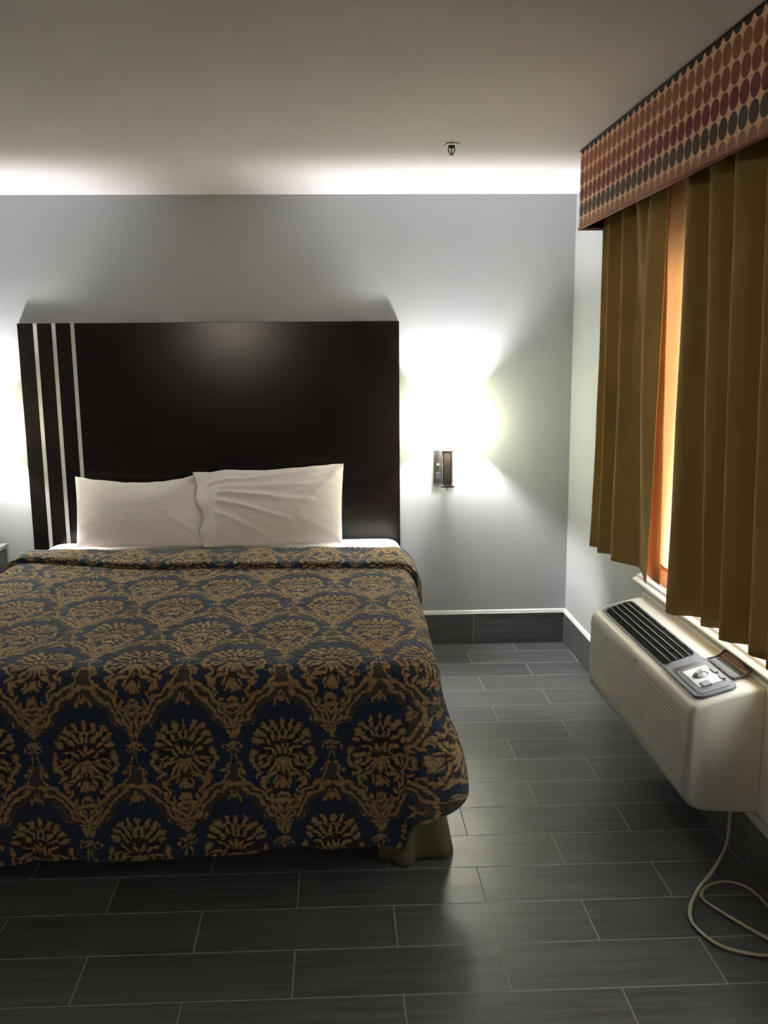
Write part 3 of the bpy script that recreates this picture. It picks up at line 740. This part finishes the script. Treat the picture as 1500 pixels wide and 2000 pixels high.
fs = [(a*n+i, a*n+i+1, (a+1)*n+i+1, (a+1)*n+i) for a in range(len(ys)-1) for i in range(n-1)]
fs += [(a*n+n-1, a*n, (a+1)*n, (a+1)*n+n-1) for a in range(len(ys)-1)]
fs += [tuple(range(n)), tuple((len(ys)-1)*n+i for i in range(n))]
body = mesh_obj('cover', vs, fs, 'ac', ac, smooth=True)
es = body.modifiers.new('split', 'EDGE_SPLIT'); es.split_angle = math.radians(38)
# patches that follow the curved top
def patch(x0, x1, y0, y1, lift, thick=0.004, rx=0.0, nx_=14, ny_=24, sk=0.0):
    """x0 back, x1 front; sk skews the far/near ends along y with x, rx rounds the corners"""
    def fn(i, j):
        u, v = i/(nx_-1), j/(ny_-1)
        x = x0+(x1-x0)*u; y = y0+(y1-y0)*v
        if rx:
            du = min(u, 1-u)*abs(x1-x0); cut = 0
            if du < rx: cut = rx-math.sqrt(max(0, rx*rx-(rx-du)**2))
            L = abs(y1-y0); s = -1 if y1 < y0 else 1
            y = y0+s*(cut+(L-2*cut)*v)
        return (x, y+sk*u, topz_ac(x)+lift)
    return grid(nx_, ny_, fn)
gx0, gx1 = -0.103, -0.236
v_, f_2 = patch(gx0, gx1, -1.455, -2.490, 0.0025, rx=0.03, nx_=30, ny_=40)
trimp = mesh_obj('vent_surround', v_, f_2, 'acgrey', ac, smooth=True); solidify(trimp, 0.003)
v_, f_2 = patch(gx0-0.008, gx1+0.006, -1.468, -2.160, 0.0055, rx=0.022, nx_=26, sk=-0.018)
grille = mesh_obj('vent_grille', v_, f_2, 'acdark', ac, smooth=True)
bars = MB()
for k in range(1, 5):
    x = gx0-0.008+(gx1-gx0+0.014)*k/5
    bars.tube([(x, -1.472, topz_ac(x)+0.0085), (x, -2.170, topz_ac(x)+0.0085)], 0.0016, 0.0016, n=6)
bars.build('grille_bar', 'acbar', grille, smooth=True)
bars = MB()
for k in range(1, 7):
    y = -1.47-0.70*k/7
    bars.tube([(gx0-0.008+(gx1-gx0+0.014)*q/8, y-0.018*q/8, topz_ac(gx0+(gx1-gx0)*q/8)+0.0070) for q in range(9)], 0.0012, n=6)
for k in range(12):
    x = gx0-0.012+(gx1-gx0+0.022)*(k+0.5)/12
    bars.tube([(x, -1.475, topz_ac(x)+0.0062), (x, -2.165, topz_ac(x)+0.0062)], 0.0007, n=4)
bars.build('grille_crossbar', 'acdark', grille)
# control panel
v_, f_2 = patch(gx0, gx1-0.002, -2.178, -2.492, 0.0065, rx=0.04, nx_=30, ny_=24)
cp = mesh_obj('control_panel', v_, f_2, 'acgrey', ac, smooth=True); solidify(cp, 0.004)
v_, f_2 = patch(gx0-0.006, gx1+0.010, -2.235, -2.448, 0.0092, rx=0.018, nx_=24, ny_=16)
mesh_obj('panel_recess', v_, f_2, 'acgrey2', cp, smooth=True)
v_, f_2 = patch(gx0-0.020, gx1+0.014, -2.262, -2.470, 0.0100, rx=0.012, nx_=24, ny_=16)
mesh_obj('panel_floor', v_, f_2, 'acgrey', cp, smooth=True)
v_, f_2 = patch(-0.128, -0.207, -2.282, -2.425, 0.0112, nx_=12, ny_=8)
plate = mesh_obj('label_plate', v_, f_2, 'acplate', cp)
kn = MB().lathe([(0.019, 0.0), (0.018, 0.006), (0.015, 0.008)], (0, 0, 0), 24)
kn.box(-0.016, 0.016, -0.0045, 0.0045, 0.006, 0.019)
ko = kn.build('knob', 'acknob', cp, bevel=0.001); ko.location = (-0.176, -2.345, topz_ac(-0.176)+0.011); ko.rotation_euler = (0, math.radians(-15), 0.7)
rg = MB()
rg.tube([(-0.170+0.024*math.cos(a), -2.345+0.024*math.sin(a), topz_ac(-0.170+0.024*math.cos(a))+0.0125) for a in [k*math.pi*2/24 for k in range(25)]], 0.0012, n=5)
rg.build('dial_ring', 'acgrey', cp)
for x0, x1, y0, y1 in ((-0.118, -0.130, -2.318, -2.362), (-0.118, -0.130, -2.392, -2.420), (-0.168, -0.196, -2.398, -2.432)):
    v_, f_2 = patch(x0, x1, y0, y1, 0.0135, nx_=4, ny_=4); b_ = mesh_obj('button', v_, f_2, 'acgrey2' if x0 > -0.15 else 'acknob', cp); solidify(b_, 0.004)
# open smoky lid leaning back from the panel
h0, h1 = Vector((-0.100, -2.232, 0.681)), Vector((-0.100, -2.428, 0.681))
fA, fB = Vector((-0.018, -2.225, 0.724)), Vector((-0.018, -2.425, 0.722))
def lidpt(i, j):
    u, v = i/15, j/11
    p = h0.lerp(h1, u).lerp(fA.lerp(fB, u), v); p.z -= 0.012*math.sin(math.pi*v); return p
v_, f_2 = grid(16, 12, lidpt); lid = mesh_obj('lid', v_, f_2, 'lid', ac, smooth=True); solidify(lid, 0.002)
lid['label'] = 'open smoky transparent lid'
edge = [lidpt(i, 0) for i in range(16)]+[lidpt(15, j) for j in range(1, 12)]+[lidpt(i, 11) for i in range(14, -1, -1)]+[lidpt(0, j) for j in range(10, -1, -1)]
MB().tube(edge, 0.003, n=8).build('lid_rim', 'acgrey2', lid, smooth=True)
# small round maker's mark on the front
def text_mesh(body_, size, m, parent, loc, rot, name):
    cu = bpy.data.curves.new(name, 'FONT'); cu.body = body_; cu.size = size; cu.extrude = 0.0004; cu.align_x = 'CENTER'; cu.align_y = 'CENTER'
    to = bpy.data.objects.new(name, cu); COL.objects.link(to)
    dg = bpy.context.evaluated_depsgraph_get(); me = bpy.data.meshes.new_from_object(to.evaluated_get(dg))
    bpy.data.objects.remove(to); o = bpy.data.objects.new(name, me); me.materials.clear(); me.materials.append(MAT[m]); COL.objects.link(o)
    o.parent = parent; o.location = loc; o.rotation_euler = rot; return o
text_mesh('GE', 0.020, 'logo', ac, (-0.2745, -2.010, 0.600), (math.pi/2, 0, -math.pi/2), 'emblem')
tag(ac, 'beige wall air conditioner with ribbed front, black top vent and open control lid', 'air conditioner')

# power cord, flat beige cable
cpts = [(1.224, -2.490, 0.285), (1.221, -2.495, 0.22), (1.216, -2.500, 0.150), (1.196, -2.505, 0.095), (1.160, -2.515, 0.040), (1.112, -2.550, 0.020), (1.072, -2.600, 0.012), (1.042, -2.650, 0.012), (1.023, -2.709, 0.009), (1.033, -2.771, 0.009), (1.062, -2.827, 0.009), (1.109, -2.859, 0.009),
        (1.182, -2.880, 0.009), (1.25, -2.872, 0.010), (1.285, -2.80, 0.010), (1.29, -2.70, 0.010), (1.285, -2.600, 0.010), (1.262, -2.542, 0.010), (1.216, -2.516, 0.010), (1.155, -2.528, 0.010), (1.112, -2.566, 0.010), (1.102, -2.609, 0.010), (1.124, -2.658, 0.010),
        (1.170, -2.737, 0.010), (1.214, -2.813, 0.014), (1.262, -2.90, 0.020), (1.272, -3.02, 0.012), (1.27, -3.20, 0.010)]
cc = catmull(cpts, 220)
ups = []
for i in range(220):
    t = i/219*26
    a = 0.0 if t < 4 else 1.0
    tw = sm(2.5, 5.0, t); lay = 0.35+0.35*math.sin(t*1.3)
    ups.append(tuple(Vector((0.2, -1.0, 0.1)).lerp(Vector((0.25*math.sin(t), 0.25*math.cos(t), 1)), tw)))
cord = MB().tube(cc, 0.0062, 0.0026, n=10, up=ups).build('power_cord', 'cord', smooth=True)
tag(cord, 'flat beige power cord hanging from the air conditioner and looped on the floor', 'power cord')

# ---------------------------------------------------------------- valance
va = wall_frame(empty('valance'))
VZ0, VZ1 = 2.268, 2.597
VY0, VY1 = -3.35, -1.076
fx = -0.280
bo_ = MB().box(fx, fx+0.016, VY0, VY1, VZ0, VZ1).box(fx+0.016, -0.001, VY1-0.016, VY1, VZ0, VZ1)
face = bo_.build('fabric_face', 'oval', va, bevel=0.004)
inn = MB().box(fx+0.0165, fx+0.0195, VY0, VY1-0.0165, VZ0+0.002, VZ1).box(fx+0.0195, -0.002, VY1-0.020, VY1-0.0165, VZ0+0.002, VZ1)
inn.build('inner_lining', 'liningd', va)
MB().tube([(fx+0.002, VY0, VZ0), (fx+0.002, VY1, VZ0)], 0.006, n=8).tube([(fx+0.002, VY1-0.002, VZ0), (-0.002, VY1-0.002, VZ0)], 0.006, n=8).build('bottom_piping', 'piping', va, smooth=True)
MB().tube([(fx+0.001, VY0, VZ1-0.003), (fx+0.001, VY1, VZ1-0.003)], 0.0045, n=8).build('top_piping', 'liningd', va, smooth=True)
MB().box(fx+0.016, -0.001, VY0, VY1-0.016, VZ1-0.016, VZ1).build('top_board', 'liningd', va)
tag(va, 'boxed window valance covered in rows of brown, rust and maroon ovals, at the ceiling', 'valance')

# ---------------------------------------------------------------- drapes
def drape(name, top, mid, bot, ztop, zbot, m, parent=None, nu=260, nv=46, hemwave=0.0, thick=0.003):
    k = max(len(top), len(mid), len(bot))
    T, Mi, Bt = [catmull([(x, y, 0) for x, y in q], nu) for q in (top, mid, bot)]
    def fn(i, j):
        t = j/(nv-1); a, b, c = T[i], Mi[i], Bt[i]
        # quadratic through top, middle, bottom
        p = a*(2*(t-0.5)*(t-1))+b*(4*t*(1-t))+c*(2*t*(t-0.5))
        z = ztop+(zbot-ztop)*t
        return (p.x+0.003*nz(p.y*8, z*3, 1), p.y+0.003*nz(p.y*6, z*2, 7), z+(hemwave*math.sin(i*0.11) if j == nv-1 else 0))
    vs, fs = grid(nu, nv, fn); o = mesh_obj(name, vs, fs, m, parent, smooth=True); solidify(o, thick); return o
def avg(a, b, t=0.5): return [((1-t)*p[0]+t*q[0], (1-t)*p[1]+t*q[1]) for p, q in zip(a, b)]
# left drape: eleven control points, far edge first
Lb = [(-0.180, -1.062), (-0.148, -1.105), (-0.142, -1.150), (-0.182, -1.200), (-0.138, -1.243), (-0.130, -1.300), (-0.172, -1.358), (-0.138, -1.420), (-0.095, -1.490), (-0.112, -1.590), (-0.140, -1.690), (-0.158, -1.765)]
Lt = [(-0.172, -1.080), (-0.150, -1.130), (-0.160, -1.175), (-0.185, -1.225), (-0.155, -1.275), (-0.150, -1.330), (-0.182, -1.395), (-0.155, -1.460), (-0.180, -1.540), (-0.150, -1.620), (-0.178, -1.720), (-0.165, -1.835)]
Lm = [(-0.176, -1.120), (-0.150, -1.160), (-0.152, -1.205), (-0.184, -1.250), (-0.146, -1.295), (-0.140, -1.350), (-0.178, -1.410), (-0.146, -1.470), (-0.130, -1.540), (-0.150, -1.610), (-0.175, -1.690), (-0.150, -1.775)]
Lt = [(-0.166+(x+0.166)*1.5, y) for x, y in Lt]; Lm = [(-0.160+(x+0.160)*1.35, y) for x, y in Lm]
ld_ = wall_frame(empty('curtain'))
drape('fabric', Lt, Lm, Lb, 2.40, 0.828, 'drape', ld_)
drape('lining', [(-0.120, -1.58), (-0.120, -1.66), (-0.120, -1.720)], [(-0.125, -1.60), (-0.125, -1.70), (-0.125, -1.780)], [(-0.115, -1.66), (-0.120, -1.74), (-0.122, -1.815)], 2.38, 0.835, 'orange', ld_, nu=40)
tag(ld_, 'narrow pleated olive gold curtain on the far side of the window gap', 'curtain', 'olive gold curtains under the valance')
Rb = [(-0.170, -2.110), (-0.222, -2.148), (-0.212, -2.196), (-0.150, -2.215), (-0.118, -2.262), (-0.166, -2.318), (-0.150, -2.342), (-0.102, -2.365), (-0.118, -2.420), (-0.170, -2.466), (-0.146, -2.504), (-0.098, -2.535), (-0.140, -2.614), (-0.110, -2.68), (-0.15, -2.74), (-0.11, -2.80), (-0.15, -2.87), (-0.11, -2.94), (-0.15, -3.02), (-0.12, -3.12)]
Rt = [(-0.150, -2.060), (-0.186, -2.098), (-0.190, -2.140), (-0.150, -2.180), (-0.142, -2.225), (-0.190, -2.275), (-0.182, -2.330), (-0.140, -2.370), (-0.145, -2.420), (-0.195, -2.470), (-0.180, -2.530), (-0.140, -2.57), (-0.185, -2.64), (-0.14, -2.70), (-0.18, -2.76), (-0.14, -2.82), (-0.18, -2.89), (-0.14, -2.96), (-0.18, -3.03), (-0.15, -3.13)]
Rt = [(-0.166+(x+0.166)*1.5, y) for x, y in Rt]; Rm = avg(Rt, Rb); Rm[0] = (-0.155, -2.055); Rm[1] = (-0.198, -2.098); Rm[2] = (-0.200, -2.150)
rd = wall_frame(empty('curtain'))
drape('fabric', Rt, Rm, Rb, 2.40, 0.828, 'drape', rd, nu=420)
lin = drape('lining', [(-0.082, -1.60), (-0.094, -1.70), (-0.086, -1.80), (-0.10, -1.95), (-0.11, -2.14)], [(-0.082, -1.64), (-0.094, -1.73), (-0.086, -1.82), (-0.10, -1.95), (-0.11, -2.14)], [(-0.088, -1.735), (-0.096, -1.80), (-0.088, -1.87), (-0.10, -1.97), (-0.11, -2.12)], 2.38, 0.885, 'lining', rd, nu=60)
lin['label'] = 'bright cream lining lit by the window'
hm = drape('hem', [(-0.0885, -1.735), (-0.0965, -1.80), (-0.0885, -1.87), (-0.1005, -1.97), (-0.1105, -2.12)], [(-0.0885, -1.735), (-0.0965, -1.80), (-0.0885, -1.87), (-0.1005, -1.97), (-0.1105, -2.12)], [(-0.0885, -1.735), (-0.0965, -1.80), (-0.0885, -1.87), (-0.1005, -1.97), (-0.1105, -2.12)], 0.900, 0.822, 'orange', lin, nu=40, nv=6, thick=0.005)
tag(rd, 'wide pleated olive gold curtain right of the window gap, above the air conditioner', 'curtain', 'olive gold curtains under the valance')
sh_ = wall_frame(drape('sheer_curtain', [(-0.055, -1.33), (-0.04, -1.42), (-0.06, -1.52), (-0.04, -1.62), (-0.06, -1.72), (-0.04, -1.80), (-0.05, -1.86)], [(-0.055, -1.33), (-0.04, -1.42), (-0.06, -1.52), (-0.04, -1.62), (-0.06, -1.72), (-0.04, -1.80), (-0.05, -1.84)],
    [(-0.055, -1.33), (-0.04, -1.42), (-0.06, -1.52), (-0.04, -1.60), (-0.06, -1.68), (-0.04, -1.72), (-0.05, -1.78)], 2.38, 0.85, 'sheer', nu=120))
tag(sh_, 'thin pinkish sheer glimpsed between the curtains, close to the glass', 'sheer curtain')

# ---------------------------------------------------------------- ceiling sprinkler
sp1 = empty('fire_sprinkler', (0.4405, -1.196, CEIL))
MB().lathe([(0.0375, 0.0), (0.0375, -0.002), (0.033, -0.006), (0.020, -0.008), (0.014, -0.007)], n=40).build('escutcheon', 'platen', sp1, smooth=True)
MB().lathe([(0.013, -0.005), (0.015, -0.014), (0.012, -0.018)], n=24).build('collar', 'brass', sp1, smooth=True)
fr = MB()
for s in (-1, 1):
    fr.tube([(s*0.0135, 0, -0.014), (s*0.0145, 0, -0.022), (s*0.012, 0, -0.030), (s*0.007, 0, -0.037), (s*0.002, 0, -0.041)], 0.0026, n=8)
fr.build('frame_arm', 'brass', sp1, smooth=True)
MB().lathe([(0.0022, -0.016), (0.0026, -0.026), (0.0022, -0.040), (0.005, -0.041), (0.004, -0.046)], n=14).build('glass_bulb', 'brass', sp1, smooth=True)
df = MB().lathe([(0.006, -0.0455), (0.006, -0.0475)], n=20)
for k in range(12):
    a = 2*math.pi*k/12; c, s = math.cos(a), math.sin(a); w_ = 0.0017
    df.add([(0.005*c-w_*s, 0.005*s+w_*c, -0.0460), (0.005*c+w_*s, 0.005*s-w_*c, -0.0460), (0.0135*c+w_*s, 0.0135*s-w_*c, -0.0475), (0.0135*c-w_*s, 0.0135*s+w_*c, -0.0475),
            (0.005*c-w_*s, 0.005*s+w_*c, -0.0475), (0.005*c+w_*s, 0.005*s-w_*c, -0.0475), (0.0135*c+w_*s, 0.0135*s-w_*c, -0.0490), (0.0135*c-w_*s, 0.0135*s+w_*c, -0.0490)],
           [(0, 1, 2, 3), (4, 7, 6, 5), (0, 4, 5, 1), (1, 5, 6, 2), (2, 6, 7, 3), (3, 7, 4, 0)])
df.build('deflector', 'platen', sp1)
tag(sp1, 'small metal fire sprinkler hanging from the ceiling', 'sprinkler')
